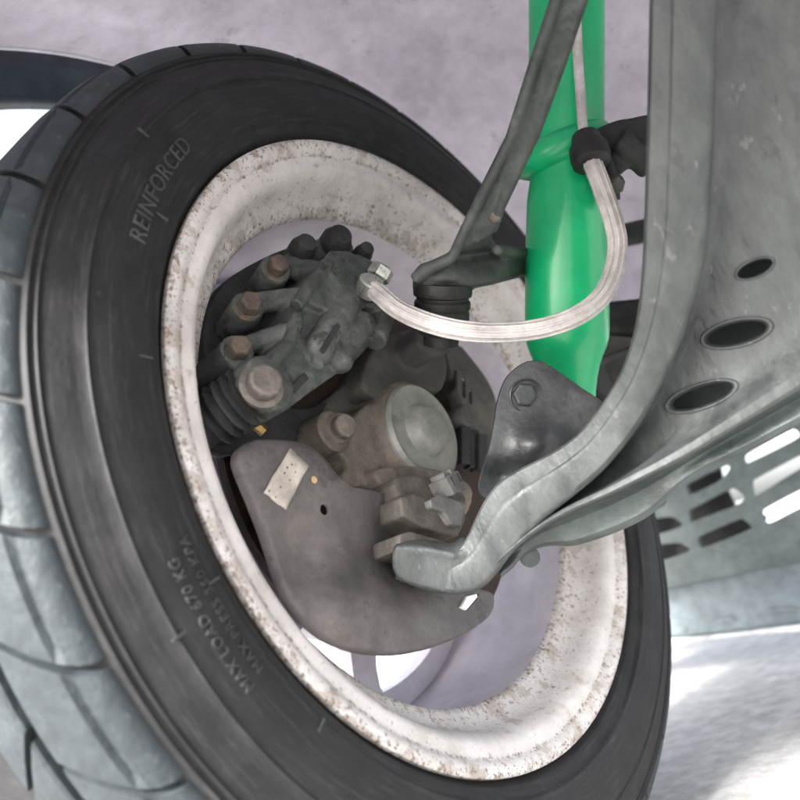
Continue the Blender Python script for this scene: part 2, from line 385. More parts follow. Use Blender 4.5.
# ================================================================== wheel
wheel = thing('road_wheel', (-.09, 0, 0), 'black tyre on a dirty white rim filling the left half', 'wheel')
OW = Vector((0, 0, ZC))
def ring(name, prof, m, parent, n=192, closed=False, auto=50):
    """prof of (x, r) turned about the wheel axis"""
    V = []; F = []
    for (x, r) in prof:
        for i in range(n):
            a = 2 * math.pi * i / n; V.append((x, r * math.cos(a), ZC + r * math.sin(a)))
    K = len(prof)
    for k in range(K if closed else K - 1):
        k2 = (k + 1) % K
        for i in range(n):
            j = (i + 1) % n; F.append((k * n + i, k * n + j, k2 * n + j, k2 * n + i))
    return obj(name, V, F, m, parent, auto=auto)
# rubber carcass: inner sidewall, shoulder, tread floor, outer sidewall
prof = [(-.012, .214), (-.006, .2215), (-.0015, .2265), (.0018, .2285), (.0025, .2290), (.0042, .2335), (.0062, .2362), (.0078, .2368), (.0083, .2376),
        (.0080, .2386), (.0084, .2400), (.0097, .2460), (.0103, .2520), (.0098, .2590), (.0085, .2650), (.0078, .2676), (.0086, .2682), (.0086, .2690), (.0074, .2696),
        (.0058, .2750), (.0034, .2820), (.0010, .2868), (.0018, .2874), (.0018, .2885), (.0000, .2893), (-.0004, .2905), (.0004, .2912), (.0004, .2925), (-.0016, .2935),
        (-.0040, .2955), (-.010, .3012), (-.03, .3070), (-.09, .3085), (-.15, .3065), (-.175, .297), (-.188, .285), (-.196, .262), (-.192, .24), (-.182, .224), (-.172, .216)]
tyre = ring('tyre', prof, 'rubber', wheel, 256, auto=60)
# shoulder tread blocks, one object each
def block_mesh(name, prof, slotted, half, skew):
    V = []; F = []; na = 8; K = len(prof)
    for k in range(na + 1):
        t = -1 + 2 * k / na
        for (x, r, rs) in prof:
            rr = rs if (slotted and 1 <= k <= na - 1) else r
            if k in (0, na): rr -= .0002
            a = R_(t * half * (1 - (.02 if k in (0, na) else 0))) + skew * (x + .0)
            V.append((x, -math.cos(a) * rr, math.sin(a) * rr))
    for k in range(na):
        for i in range(K - 1):
            a = k * K + i; F.append((a, a + 1, a + K + 1, a + K))
    F.append(tuple(range(K))); F.append(tuple(range(na * K, (na + 1) * K)))
    me = bpy.data.meshes.new(name); me.from_pydata(V, [], F)
    bm = bmesh.new(); bm.from_mesh(me); bmesh.ops.recalc_face_normals(bm, faces=bm.faces); bm.to_mesh(me); bm.free()
    me.materials.append(MATS['tread_rubber'])
    for p in me.polygons: p.use_smooth = True
    me.set_sharp_from_angle(angle=R_(30))
    return me
pA = [(-.0030, .2930, .2930), (-.0022, .2965, .2965), (-.0030, .3000, .3000), (-.0060, .3040, .3040), (-.0090, .3060, .3060), (-.0100, .3066, .3048),
      (-.0135, .3080, .3052), (-.0145, .3084, .3084), (-.022, .3104, .3104), (-.034, .3118, .3118), (-.046, .3126, .3126), (-.0475, .3115, .3115), (-.0485, .300, .300)]
pB = [(-.0545, .300, .300), (-.0555, .312, .312), (-.057, .3132, .3132), (-.068, .3138, .3138), (-.084, .3140, .3140), (-.0855, .3128, .3128), (-.0865, .300, .300)]
meA = block_mesh('tread_block', pA, True, 5.30, -2.2)
meB = block_mesh('tread_block', pB, False, 5.2, 3.0)
def blocks(me, n, off):
    for i in range(n):
        o = bpy.data.objects.new('tread_block', me); COL.objects.link(o)
        o.parent = tyre
        o.matrix_parent_inverse = Matrix()
        o.location = (0, 0, ZC)
        o.rotation_euler = (R_(off + 360 * i / n), 0, 0)
blocks(meA, 32, 2.0); blocks(meB, 32, 6.0)
# raised lettering on the inner sidewall
def sidewall_text(name, body, size, r, ang, parent, lift=.0009, xs=None):
    c = bpy.data.curves.new(name, 'FONT'); c.body = body; c.size = size; c.extrude = .0005; c.align_x = 'CENTER'; c.space_character = 1.1
    c.resolution_u = 3
    t = bpy.data.objects.new(name, c); COL.objects.link(t)
    dg = bpy.context.evaluated_depsgraph_get(); dg.update()
    me = bpy.data.meshes.new_from_object(t.evaluated_get(dg)); bpy.data.objects.remove(t)
    P = [q for q in prof if .236 <= q[1] <= .294]
    for v in me.vertices:
        rr = r + v.co.y
        x = P[-1][0]
        for k in range(len(P) - 1):
            if P[k][1] <= rr <= P[k + 1][1]:
                x = P[k][0] + (P[k + 1][0] - P[k][0]) * (rr - P[k][1]) / (P[k + 1][1] - P[k][1] + 1e-9); break
        a = R_(ang) + v.co.x / r          # angle measured from -Y, rising upward
        z = v.co.z
        v.co = (x + lift * .5 + z, -math.cos(a) * rr, ZC + math.sin(a) * rr)
    return wrap(name, me, 'letter_rubber', parent, smooth=False)
sidewall_text('raised_lettering', 'REINFORCED', .0135, .2445, 34, tyre)
sidewall_text('raised_lettering', 'MAX LOAD 670 KG', .0072, .2530, -21, tyre)
sidewall_text('raised_lettering', 'MAX PRESS 350 KPA', .0072, .2430, -20, tyre)
# moulding vents and wear marks: small raised ticks
for (a, r) in ((9, .2400), (30, .2395), (-17.5, .2400), (-38, .2400), (40, .2685), (-20, .2685)):
    ca, sa = -math.cos(R_(a)), math.sin(R_(a))
    c = Vector((.0084, ca * r, ZC + sa * r)); rad = Vector((0, ca, sa)); tan = Vector((0, -sa, ca))
    V, F = box_data(c, XAX * .0008, rad * .0035, tan * .0006)
    obj('mould_tick', V, F, 'letter_rubber', tyre, smooth=False)

# rim
rim = ring('rim', [(-.012, .2160), (-.006, .2225), (-.0015, .2248), (.0012, .2243), (.0022, .2225), (.0018, .2180), (-.0008, .2150), (-.0022, .2140), (-.0030, .2110), (-.0028, .2070),
                   (-.0050, .2030), (-.0090, .2000), (-.0150, .1975), (-.0220, .1955), (-.0270, .1915), (-.0310, .1855), (-.0330, .1825), (-.0365, .1815)], 'rim_paint', wheel, 192)
ring('rim_barrel', [(-.0365, .1815), (-.05, .1822), (-.10, .184), (-.14, .183), (-.155, .178)], 'rim_inner', rim, 128)
# spoked disc of the wheel with ten windows
ring('wheel_disc', [(-.118, .052), (-.118, .068), (-.122, .095), (-.127, .120), (-.143, .120), (-.138, .095), (-.134, .052)], 'rim_inner', rim, 96, closed=True, auto=40)
ring('disc_ring', [(-.136, .164), (-.138, .1825), (-.154, .1825), (-.152, .164)], 'rim_inner', rim, 96, closed=True, auto=40)
for k in range(10):
    a = R_(36 * k + 14); rd = Vector((0, math.cos(a), math.sin(a))); tg = Vector((0, -math.sin(a), math.cos(a))); V = []; F = []
    st_ = [(.112, .020, -.1265), (.120, .0165, -.1275), (.130, .0135, -.129), (.145, .0125, -.132), (.158, .0145, -.1345), (.170, .020, -.1365)]
    for (r, w, x) in st_:
        for (ww, dx) in ((-w, -.002), (-w * .7, 0), (w * .7, 0), (w, -.002), (w * .9, -.0155), (-w * .9, -.0155)):
            V.append(OW + rd * r + tg * ww + XAX * (x + dx))
    for i in range(5):
        for j in range(6): q = (j + 1) % 6; F.append((i * 6 + j, i * 6 + q, i * 6 + 6 + q, i * 6 + 6 + j))
    F += [tuple(range(6)), tuple(range(30, 36))]
    obj('spoke', V, F, 'rim_inner', rim, auto=40)

# ================================================================== brake disc
disc = tag(ring('brake_disc', [(-.058, .060), (-.058, .1395), (-.0585, .1400), (-.0655, .1400), (-.066, .135), (-.073, .135), (-.0735, .1400), (-.0805, .1400), (-.081, .1395), (-.081, .060)], 'rotor', None, 128, closed=True, auto=30),
           'dark rusty brake disc showing between the rim and the dust shield', 'brake disc')

# ================================================================== dust shield
def sh_x(x, y):
    v = -.006
    v -= .024 * gauss(x, y, 408, 538, 40, 55)            # valley beside the ball joint
    v += .012 * gauss(x, y, 352, 604, 60, 36)            # bulged belly
    v -= .006 * gauss(x, y, 300, 560, 30, 60)
    v += .004 * gauss(x, y, 285, 480, 40, 40)
    v -= .004 * gauss(x, y, 470, 600, 40, 30)
    return v
def sh_pos(x, y): return PX(x, y, sh_x(x, y))
out = [(241, 459), (246, 449), (258, 442.5), (276, 442), (296, 443.5), (311, 449), (325, 461), (336, 475), (350, 487), (372, 492), (396, 500), (412, 516), (424, 540), (440, 566), (466, 586), (489, 593),
       (493, 601), (490, 612), (478, 622), (460, 633), (432, 643.5), (398, 649.5), (364, 647), (334, 637), (311, 620), (294, 600), (282, 574), (271, 540), (257, 502), (245, 474)]
shield = thing('brake_dust_shield', (-.01, -.1, ZC - .15), 'grey pressed-steel dust shield with a torn paper sticker', 'dust shield')
shell.sign = -1
so = shell('pressed_plate', closed_catmull(out, 4), (350, 560), sh_pos, 'shield_steel', shield, 16, .0016, [(.0012, -.0016, XAX), (.0016, -.006, XAX)])
cut(so, [lathe_data([(-.03, .0031), (.03, .0031)], sh_pos(323.5, 510), XAX, 20),
         prism_data([sh_pos(*q) + XAX * .03 for q in ((461, 607), (467, 597), (478, 594), (476, 600), (466, 611))], -XAX * .06)])
so.data.set_sharp_from_angle(angle=R_(50))
# sticker
cs = [(290, 448.5), (308.5, 465.5), (285.5, 510), (263.5, 492.5)]
V = []; F = []; nu = 8
for i in range(nu + 1):
    for j in range(nu + 1):
        s, t = i / nu, j / nu
        x = (cs[0][0] * (1 - s) + cs[3][0] * s) * (1 - t) + (cs[1][0] * (1 - s) + cs[2][0] * s) * t
        y = (cs[0][1] * (1 - s) + cs[3][1] * s) * (1 - t) + (cs[1][1] * (1 - s) + cs[2][1] * s) * t
        if i in (0, nu) or j in (0, nu): x += random.uniform(-.6, .6); y += random.uniform(-.6, .6)
        V.append(PX(x, y, sh_x(x, y) + .0014))
for i in range(nu):
    for j in range(nu): a = i * (nu + 1) + j; F.append((a, a + 1, a + nu + 2, a + nu + 1))
st = obj('paper_sticker', V, F, 'sticker_paper', shield); st['label'] = 'torn beige paper sticker'
s = st.modifiers.new('s', 'SOLIDIFY'); s.thickness = .0005; s.offset = 0
def dot(name, x, y, r, m, parent, lift=.0019):
    c = PX(x, y, sh_x(x, y) + lift); return lathe(name, [(-.0004, r), (0, r * .9)], c, XAX, m, parent, 10)
for (x, y, r) in ((287.5, 467.5, .0007), (292, 464.5, .0006), (285, 473, .0006), (269.5, 491, .0006), (295.5, 472, .0005), (290, 480, .0005), (281, 487, .0005), (276, 497, .0005)):
    dot('ink_mark', x, y, r, 'ink', st)
dot('paint_dab', 314.5, 479.5, .0022, 'ochre', shield, .0013)
q = [(461, 607), (467, 596), (477, 593.5), (478, 597), (467, 610)]
cl = obj('white_slot_fill', *prism_data([PX(x, y, sh_x(x, y) + .003) for x, y in q], -XAX * .004), 'white_paint', shield, smooth=False, bevel=.0006)  # white filler in the cut slot, standing in for the brightness behind it
# slotted upper right piece of the shield
out2 = [(446, 352), (458, 346), (472, 361), (484, 377), (492, 392), (497, 410), (499, 428), (500, 452), (486, 466), (468, 462), (460, 440), (463, 412), (456, 385)]
def v_pos(x, y): return PX(x, y, -.034)
vp = shell('vent_plate', closed_catmull(out2, 4), (477, 415), v_pos, 'knuckle_iron', shield, 8, .0016, [(.001, -.002, XAX), (.001, -.010, XAX)])
sl = []
for (x, y, h) in ((451.5, 381, 11), (460, 388, 10.5), (466.5, 397, 8)):
    q = [(x - 1.7, y - h), (x + 1.7, y - h + 1), (x + 2.1, y + h), (x - 1.3, y + h - 1)]
    sl.append(prism_data([v_pos(a + 3, b) + XAX * .02 for a, b in q], -XAX * .035))
cut(vp, sl)
vp.data.set_sharp_from_angle(angle=R_(50))

# ================================================================== hub carrier
hub = thing('hub_carrier', (-.05, 0, ZC), 'brownish cast hub carrier with a round grey cap at the wheel centre', 'hub carrier')
HC = Vector((0, 0, ZC)) + Vector((0, .000, .004))
def on(h, off=(0, 0)): return Vector((h, off[0], ZC + .004 + off[1]))
cast('bearing_housing', [lathe_data([(0, .052), (.018, .050), (.036, .045), (.052, .0405), (.054, .0385)], on(-.078), XAX),
                         ppoly([(322, 424), (332, 414), (352, 417), (378, 402), (404, 468), (376, 482), (352, 488), (342, 476), (349, 464), (338, 452), (324, 447)], -.030, -.055, 3),
                         ppoly([(376, 468), (424, 466), (462, 478), (474, 494), (462, 520), (430, 515), (402, 500), (384, 488)], -.018, -.045, 3)], 'hub_iron', hub, .0015, 18)
cast('upright', [ppoly([(372, 352), (390, 334), (418, 328), (436, 334), (446, 352), (448, 374), (440, 392), (420, 388), (380, 398), (362, 384)], -.030, -.058, 3),
                 ppoly([(425, 322), (448, 324), (456, 340), (446, 354), (428, 352), (418, 338)], -.004, -.045, 3),
                 ppoly([(262, 446), (272, 424), (296, 412), (328, 398), (356, 372), (384, 356), (404, 372), (392, 400), (352, 418), (326, 432), (320, 448)], -.050, -.072, 3)], 'knuckle_iron', hub, .0016, 18)
cast('lower_lug', [ppoly([(400, 497), (414, 493), (452, 502), (466, 510), (466, 520), (459, 536), (446, 534), (424, 527), (404, 516)], .002, -.026), ppoly([(396, 478), (430, 476), (462, 490), (464, 508), (430, 506), (402, 500)], -.004, -.03, 3),
                   ppoly([(400, 534), (412, 531), (452, 543), (458, 553), (430, 556), (400, 550)], .008, -.016)], 'lug_iron', hub, .0012, 5)
cap = lathe('dust_cap', [(0, .0365), (.003, .0372), (.0045, .0366), (.0066, .0345), (.0052, .0322), (.0050, .0290), (.0058, .0225), (.0060, .0205), (.0085, .0190), (.0130, .0168), (.0155, .0135), (.0166, .0080), (.0168, .0005)], on(-.0265, (-.002, 0)), XAX, 'cap_steel', hub, 64)
lathe('shield_ring', [(0, .060), (.003, .060), (.004, .057), (.004, .046)], on(-.060), XAX, 'caliper_dark', hub, 64)
c = PX(337, 430, -.028)
lathe('bolt_boss', [(-.02, .0145), (.002, .0140), (.0035, .0125), (.0035, .004)], PX(332, 432, -.030), XAX, 'hub_iron', hub, 32)
hexbolt('flange_bolt', c + XAX * .004, XAX + Vector((0, -.2, -.05)), .0082, .007, 'hub_iron', hub, True, 12)
lathe('bolt_head', [(-.01, .009), (.004, .009), (.006, .0075)], PX(462, 418, -.026), XAX, 'knuckle_iron', hub, 24)

# wheel speed sensor
sen = thing('speed_sensor', PX(450, 490, 0), 'small pale grey two-pin sensor plug below the round cap', 'sensor')
ux = (PX(460, 490, 0) - PX(440, 484, 0)).normalized(); uz = Vector((0, -.25, 1)).normalized(); ux = (ux - uz * ux.dot(uz)).normalized(); uy = ux.cross(uz)
c = PX(447, 486, .004)
sb = obj('plug_body', *box_data(c, ux * .0085, uy * .008, uz * .0062), 'sensor_plastic', sen, bevel=.0012)
obj('plug_latch', *box_data(c - ux * .004 + uz * .0072, ux * .0022, uy * .006, uz * .0022), 'sensor_plastic', sen, bevel=.0006)
obj('plug_latch', *box_data(c + ux * .0045 + uz * .0072, ux * .0022, uy * .006, uz * .0022), 'sensor_plastic', sen, bevel=.0006)
for k in (-1, 1):
    nn = uy if uy.dot(VIEW) < 0 else -uy
    obj('slot', *box_data(c + ux * .004 * k + nn * .0081 + uz * .002, ux * .0007, nn * .0006, uz * .003), 'ink', sb, smooth=False)
tube('wire', [PX(456, 490, .004), PX(461, 491, .006), PX(466, 490, .004)], .0009, 'sensor_plastic', sen, 8)
cast('sensor_base', [ppoly([(430, 500), (440, 494), (460, 501), (467, 505), (464, 512), (462, 526), (452, 524), (444, 512), (432, 507)], .007, -.01)], 'sensor_plastic', sen, .0010, 4)
# dark finned connector
fin = thing('finned_connector', PX(476, 446, -.03), 'black finned block right of the round cap', 'connector')
for k, (x, w, y0, y1) in enumerate(((466.5, 4.4, 426, 464), (475, 4.6, 429, 468), (483.5, 4.2, 433, 470))):
    q = [(x - w, y0), (x + w, y0 + 1), (x + w, y1), (x - w, y1 - 1)]
    v, f = ppoly(q, -.022 - .003 * (k % 2), -.032); obj('fin', v, f, 'caliper_dark', fin, smooth=False, bevel=.0008)
v, f = ppoly([(464, 432), (484, 436), (484, 464), (464, 460)], -.028, -.036); obj('block', v, f, 'caliper_dark', fin, smooth=False, bevel=.001)

# ================================================================== brake caliper
cal = thing('brake_caliper', (-.03, -.12, ZC), 'grey cast-alloy brake caliper with a row of rusty bolts', 'brake caliper')
tilt = XAX + Vector((0, -.35, .05))
body = [(334, 251), (352, 252), (374, 262), (384, 280), (381, 305), (377, 330), (364, 352), (345, 368), (322, 384), (300, 400), (282, 412), (262, 412), (244, 398), (236, 384), (246, 370), (270, 352), (292, 328), (296, 304), (308, 284), (320, 264)]
sh = [ppoly(body, .000, -.045, 3)]
sh.append(ppoly([(318, 268), (350, 262), (372, 276), (374, 300), (352, 312), (322, 308), (306, 296)], .006, -.02, 3))         # upper boss
def bar(p0, p1, r, x): return tube_data([PX(p0[0], p0[1], x), PX((p0[0] + p1[0]) / 2, (p0[1] + p1[1]) / 2, x + .001), PX(p1[0], p1[1], x)], r, 20)
sh.append(bar((318, 350), (346, 306), .010, .002)); sh.append(ball_data(PX(318, 350, .002), .010)); sh.append(ball_data(PX(346, 306, .002), .010))
sh.append(bar((338, 362), (364, 322), .0085, .003)); sh.append(ball_data(PX(340, 360, .003), .0088)); sh.append(ball_data(PX(362, 326, .003), .0085))
sh.append(lathe_data([(-.03, .0185), (.006, .0165), (.008, .0155)], PX(263, 387, -.002), XAX, 32))                               # eye of the slide bolt
for (bx, by, tx, ty_, X) in ((276, 269, 322, 276, -.013), (248, 307, 300, 300, -.012), (237, 351, 284, 336, -.010)):       # bolt bosses and the ribs behind them
    sh.append(lathe_data([(-.034, .0115), (0, .0100), (.0015, .0090)], PX(bx, by, X), tilt, 24))
    sh.append(tube_data([PX(bx, by, X - .012), PX((bx + tx) / 2, (by + ty_) / 2, X - .006), PX(tx, ty_, -.006)], [.0062, .0054, .0085], 14))
    sh.append(tube_data([PX(bx + 8, by - 10, X - .006), PX((bx + tx) / 2 + 4, (by + ty_) / 2 - 10, X - .002), PX(tx + 6, ty_ - 8, .001)], [.0030, .0030, .0036], 10))
sh.append(ppoly([(286, 258), (300, 246), (336, 234), (354, 246), (346, 262), (310, 270)], -.018, -.04, 3))
sh.append(tube_data([PX(296, 306, .004), PX(310, 286, .005), PX(334, 256, .004)], .0045, 12))
sh.append(tube_data([PX(262, 374, .002), PX(288, 346, .004), PX(298, 316, .004)], .0040, 12))
sh.append(tube_data([PX(366, 304, .0), PX(381, 318, .002), PX(372, 340, .0)], .010, 14))
cb = cast('caliper_body', sh, 'caliper_alloy', cal, .0011, 4)
cast('rear_half', [ppoly([(206, 372), (204, 320), (222, 284), (262, 258), (300, 244), (330, 246), (320, 290), (280, 350), (240, 390), (212, 400)], -.045, -.058, 3),
                   ppoly([(200, 420), (210, 396), (250, 392), (300, 408), (330, 400), (300, 440), (250, 450), (216, 452)], -.046, -.056, 3)], 'caliper_dark', cal, .002, 6)  # dark colour stands in for shade in the gaps between the ribs
# embossed marks and clip on the body
def strip(name, p0, p1, w, x, m, parent, h=.0012):
    a, b = PX(*p0, x), PX(*p1, x); d = (b - a).normalized(); n_ = d.cross(XAX).normalized()
    return obj(name, *box_data((a + b) / 2, d * ((b - a).length / 2), n_ * w, XAX * h), m, parent, smooth=False, bevel=.0005)
strip('retaining_strip', (322, 352), (338, 325), .0016, .0130, 'caliper_dark', cal)
strip('clip', (312, 359), (322, 365), .0028, .0100, 'caliper_alloy', cal, .002)
strip('cast_mark', (292, 390), (306, 376), .0022, .0022, 'caliper_dark', cal, .0010)
for (x, y, X, r, m) in ((276, 269, -.012, .0068, 'rust_bolt'), (248, 307, -.011, .0070, 'rust_bolt'), (237, 351, -.009, .0068, 'rust_bolt'), (262, 386, .0075, .0098, 'steel_bolt')):
    hexbolt('bridge_bolt', PX(x, y, X), tilt, r, .009, m, cal, True, 6 if X < 0 else 12)
for (x, y, X, r) in ((336, 242, -.012, .0098), (302, 250, -.014, .0080), (362, 255, -.010, .0062)):
    lathe('bleed_cap', [(-.012, r * 1.15), (.002, r * 1.15), (.005, r), (.010, r * .8), (.011, r * .3)], PX(x, y, X), tilt, 'caliper_dark', cal, 20)
# slide pin bellows
p0, p1 = PX(248, 394, -.006), PX(198, 430, -.036); axv = (p1 - p0); L_ = axv.length; pr = []
for k in range(33):
    t = k / 32; pr.append((t * L_, .0150 + .0022 * math.cos(t * 2 * math.pi * 6) if t < .70 else .0125))
lathe('slide_pin_boot', pr, p0, axv, 'caliper_dark', cal, 32, auto=70)
p0, p1 = PX(236, 352, -.012), PX(198, 382, -.040)
lathe('slide_pin', [(0, .0085), (.004, .0095), (.008, .0085), ((p1 - p0).length, .0085)], p0, p1 - p0, 'caliper_dark', cal, 24)
lathe('bleed_nipple', [(0, .0042), (.004, .0042), (.0045, .0032), (.013, .0032)], PX(247, 417, -.022), PX(262, 430, -.02) - PX(247, 417, -.022), 'brass', cal, 6)
# banjo fitting on the caliper's shoulder
bj = PX(371, 287, .012)
lathe('banjo_bolt', [(-.014, .0068), (-.002, .0068), (0, .0088), (.007, .0086), (.0085, .007)], PX(378, 277, .010), Vector((.55, .35, .6)), 'zinc', cal, 6)
lathe('banjo_eye', [(-.005, .0086), (.005, .0086), (.006, .0074)], PX(369, 287, .012), Vector((.8, -.2, .35)), 'zinc', cal, 20)

# ================================================================== upper control arm
ua = thing('upper_control_arm', PD(445, 280, .53), 'dark forged upper control arm running up from its ball joint', 'control arm')
def ud(x, y):
    d = .520 - .00042 * (280 - y)
    if x > 490 and y > 225: d += (x - 490) * .0019
    return d
pol = [(650, -290), (574, -60), (534, 60), (520, 104), (509, 134), (477, 197), (462, 230), (450, 254), (436, 259), (420, 263), (413, 272), (414, 282), (430, 287), (470, 286), (496, 281), (548, 268), (560, 250), (540, 246), (514, 248), (497, 244), (491, 236), (500, 214), (520, 170), (537, 134), (550, 104), (566, 60), (606, -60), (684, -290)]
front = [PD(x, y, ud(x, y)) for x, y in pol]
shp = [prism_data(front, VIEW * .020)]
def rail(pts, r, up=0): return tube_data([PD(x, y, ud(x, y) + up) for x, y in pts], r, 12)
shp.append(rail([(652, -290), (576, -60), (536, 60), (511, 138), (480, 199), (464, 232), (452, 258)], .0036))
shp.append(rail([(680, -290), (602, -60), (562, 60), (535, 134), (500, 208), (493, 230)], .0034))
shp.append(rail([(414, 280), (426, 270), (452, 258)], .0045))
shp.append(rail([(497, 250), (520, 253), (552, 250)], .0040))
shp.append(tube_data([PD(443, 272, .540), PD(443, 290, .538)], .0205, 28))
cast('forged_arm', shp, 'upper_arm_iron', ua, .0014, 6)
lathe('bolt_head', [(0, .0045), (.003, .0042), (.004, .003)], PD(495, 217, ud(495, 217) + .002), -VIEW, 'steel_bolt', ua, 6)
a0 = PD(443, 283, .537); a1 = PD(441, 345, .548)
ln = (a1 - a0).length
lathe('ball_joint_boot', [(0, .0192), (.006, .0200), (.0085, .0196), (.0095, .0178), (.0110, .0176), (.0125, .0190), (.0165, .0192), (.0185, .0178), (.020, .0186), (.026, .0186), (.031, .0172), (.0345, .0150), (.0355, .0125), (ln, .0118)], a0, a1 - a0, 'boot_rubber', ua, 40)

# ================================================================== shock absorber
sa_ = PD(566, -300, .548); sb_ = PD(567, 420, .582)
shock = thing('shock_absorber', sb_, 'glossy green shock absorber tube behind the pale brake hose', 'shock absorber')
ax = (sb_ - sa_); LL = ax.length
def tt(y): return LL * (y + 300) / 720
lathe('damper_tube', [(0, .0262), (tt(118), .0262), (tt(150), .0250), (tt(172), .0262), (tt(190), .0280), (tt(225), .0290), (tt(290), .0298), (tt(326), .0300), (tt(334), .0297), (tt(342), .0283), (tt(352), .0255), (tt(362), .0232), (tt(375), .0215), (tt(390), .0205), (tt(415), .020)], sa_, ax, 'green_paint', shock, 72, auto=60)
r_ = .0335; sp = PD(563, 152, .570); axn = ax.normalized()
u = basis(axn)[1]; v = basis(axn)[2]
tors = []; tilt_ax = (axn + v * .0).normalized()
spv = lathe('spring_seat', [(-.012, .0235), (-.010, .0310), (-.006, .0352), (0, .0368), (.005, .0350), (.008, .0308), (.010, .0245)], sp, (axn + (PD(600, 152, .57) - sp).normalized() * .38), 'green_paint', shock, 56, auto=60)
lathe('mount_eye', [(-.016, .006), (-.016, .017), (.016, .017), (.016, .006)], sb_, XAX.cross(ax), 'caliper_dark', shock, 32)

# ================================================================== shock mounting bracket
br = thing('shock_bracket', PD(530, 480, .5), 'shiny black triangular bracket with a bolt head, below the green shock', 'bracket')
ob = [(517, 369), (528, 363), (541, 363), (551, 368), (564, 377), (582, 390), (603, 404), (612, 418), (600, 436), (574, 456), (545, 478), (518, 494), (497, 499), (484, 496), (480, 488), (482, 476), (490.5, 447), (495, 424), (498.5, 402), (506, 381)]
def bd(x, y):
    d = .508 - .00010 * (y - 430)
    d -= .010 * gauss(x, y, 536, 446, 20, 22)
    d += .010 * gauss(x, y, 500, 478, 18, 14)
    d += .006 * gauss(x, y, 560, 470, 40, 16)
    return d
shell.sign = -1
shell('pressed_cup', closed_catmull(ob, 4), (538, 428), lambda x, y: PD(x, y, bd(x, y)), 'black_paint', br, 14, .002,
      [(-.0002, .0008, VIEW), (.0012, .0022, VIEW), (.0034, .006, VIEW), (.0042, .012, VIEW), (.0044, .026, VIEW)])
bn = (-VIEW + XAX * .15).normalized()
lathe('bolt_washer', [(-.002, .0112), (.0012, .0112), (.0018, .0104), (.0010, .0096), (.001, .002)], PD(526, 396, bd(526, 396) - .0005), bn, 'black_paint', br, 32)
hexbolt('bolt_head', PD(523.5, 395, bd(523, 395) - .001), bn, .0080, .005, 'black_paint', br, False)

# ================================================================== brake hose
hp = [(371, 287, .530), (382, 297, .520), (400, 311, .508), (428, 323, .497), (462, 331, .492), (500, 333, .492), (540, 329, .494), (575, 317, .496), (600, 298, .500), (613, 272, .506), (617, 245, .512), (613, 222, .516), (604, 195, .520), (595, 171, .522), (590, 158, .524)]
hose = thing('brake_hose', PD(500, 333, .49), 'pale braided brake hose curving across the green shock', 'brake hose')
path = catmull([PD(*q) for q in hp], 10)
tube('braided_sleeve', path, .0061, 'hose_braid', hose, 20)
tube('crimp_collar', path[:5], .0070, 'zinc', hose, 20)
tube('upper_ferrule', path[-5:], .0072, 'zinc', hose, 20)
# fine cords of the sleeve
for k in range(5):
    a = R_(-70 + 34 * k); pp = []
    pv = [Vector(p) for p in path]; u = basis(pv[1] - pv[0])[1]
    for i in range(6, len(pv) - 5):
        t = (pv[min(i + 1, len(pv) - 1)] - pv[i - 1]).normalized(); u = (-VIEW - t * (-VIEW).dot(t)).normalized(); w = t.cross(u)
        pp.append(pv[i] + (u * math.cos(a) + w * math.sin(a)) * .0058)
    tube('braid_cord', pp, .0010, 'hose_braid', hose, 6)

# hose bracket and hardware at the top
hb = thing('hose_bracket', PD(600, 150, .53), 'dark bracket clamping the top end of the brake hose', 'bracket')
hx = (PD(587, 143, .530) - PD(592, 163, .524)).normalized()
lathe('grommet', [(-.002, .010), (0, .0125), (.004, .0132), (.012, .0128), (.016, .0105), (.022, .009)], PD(592, 163, .524), hx, 'boot_rubber', hb, 32)
cast('bracket_block', [prism_data([PD(x, y, .534) for x, y in ((596, 128), (615, 120), (668, 110), (668, 150), (648, 154), (634, 162), (622, 172), (610, 168), (602, 156))], VIEW * .022),
                       tube_data([PD(618, 138, .532), PD(650, 168, .54)], .009, 14)], 'caliper_dark', hb, .0016, 6)
lathe('clamp_bolt', [(0, .0066), (.008, .0066), (.0095, .005)], PD(613, 181, .534), PD(619, 190, .520) - PD(613, 178, .534), 'knuckle_iron', hb, 6)
tube('clamp_arm', [PD(606, 160, .535), PD(612, 178, .536), PD(613, 200, .54)], .005, 'caliper_dark', hb, 10)
tube('hard_line', [PD(584, 138, .530), PD(582, 120, .53), PD(578, 60, .53), PD(572, -80, .525), PD(566, -290, .515)], .0034, 'hose_braid', hb, 10)

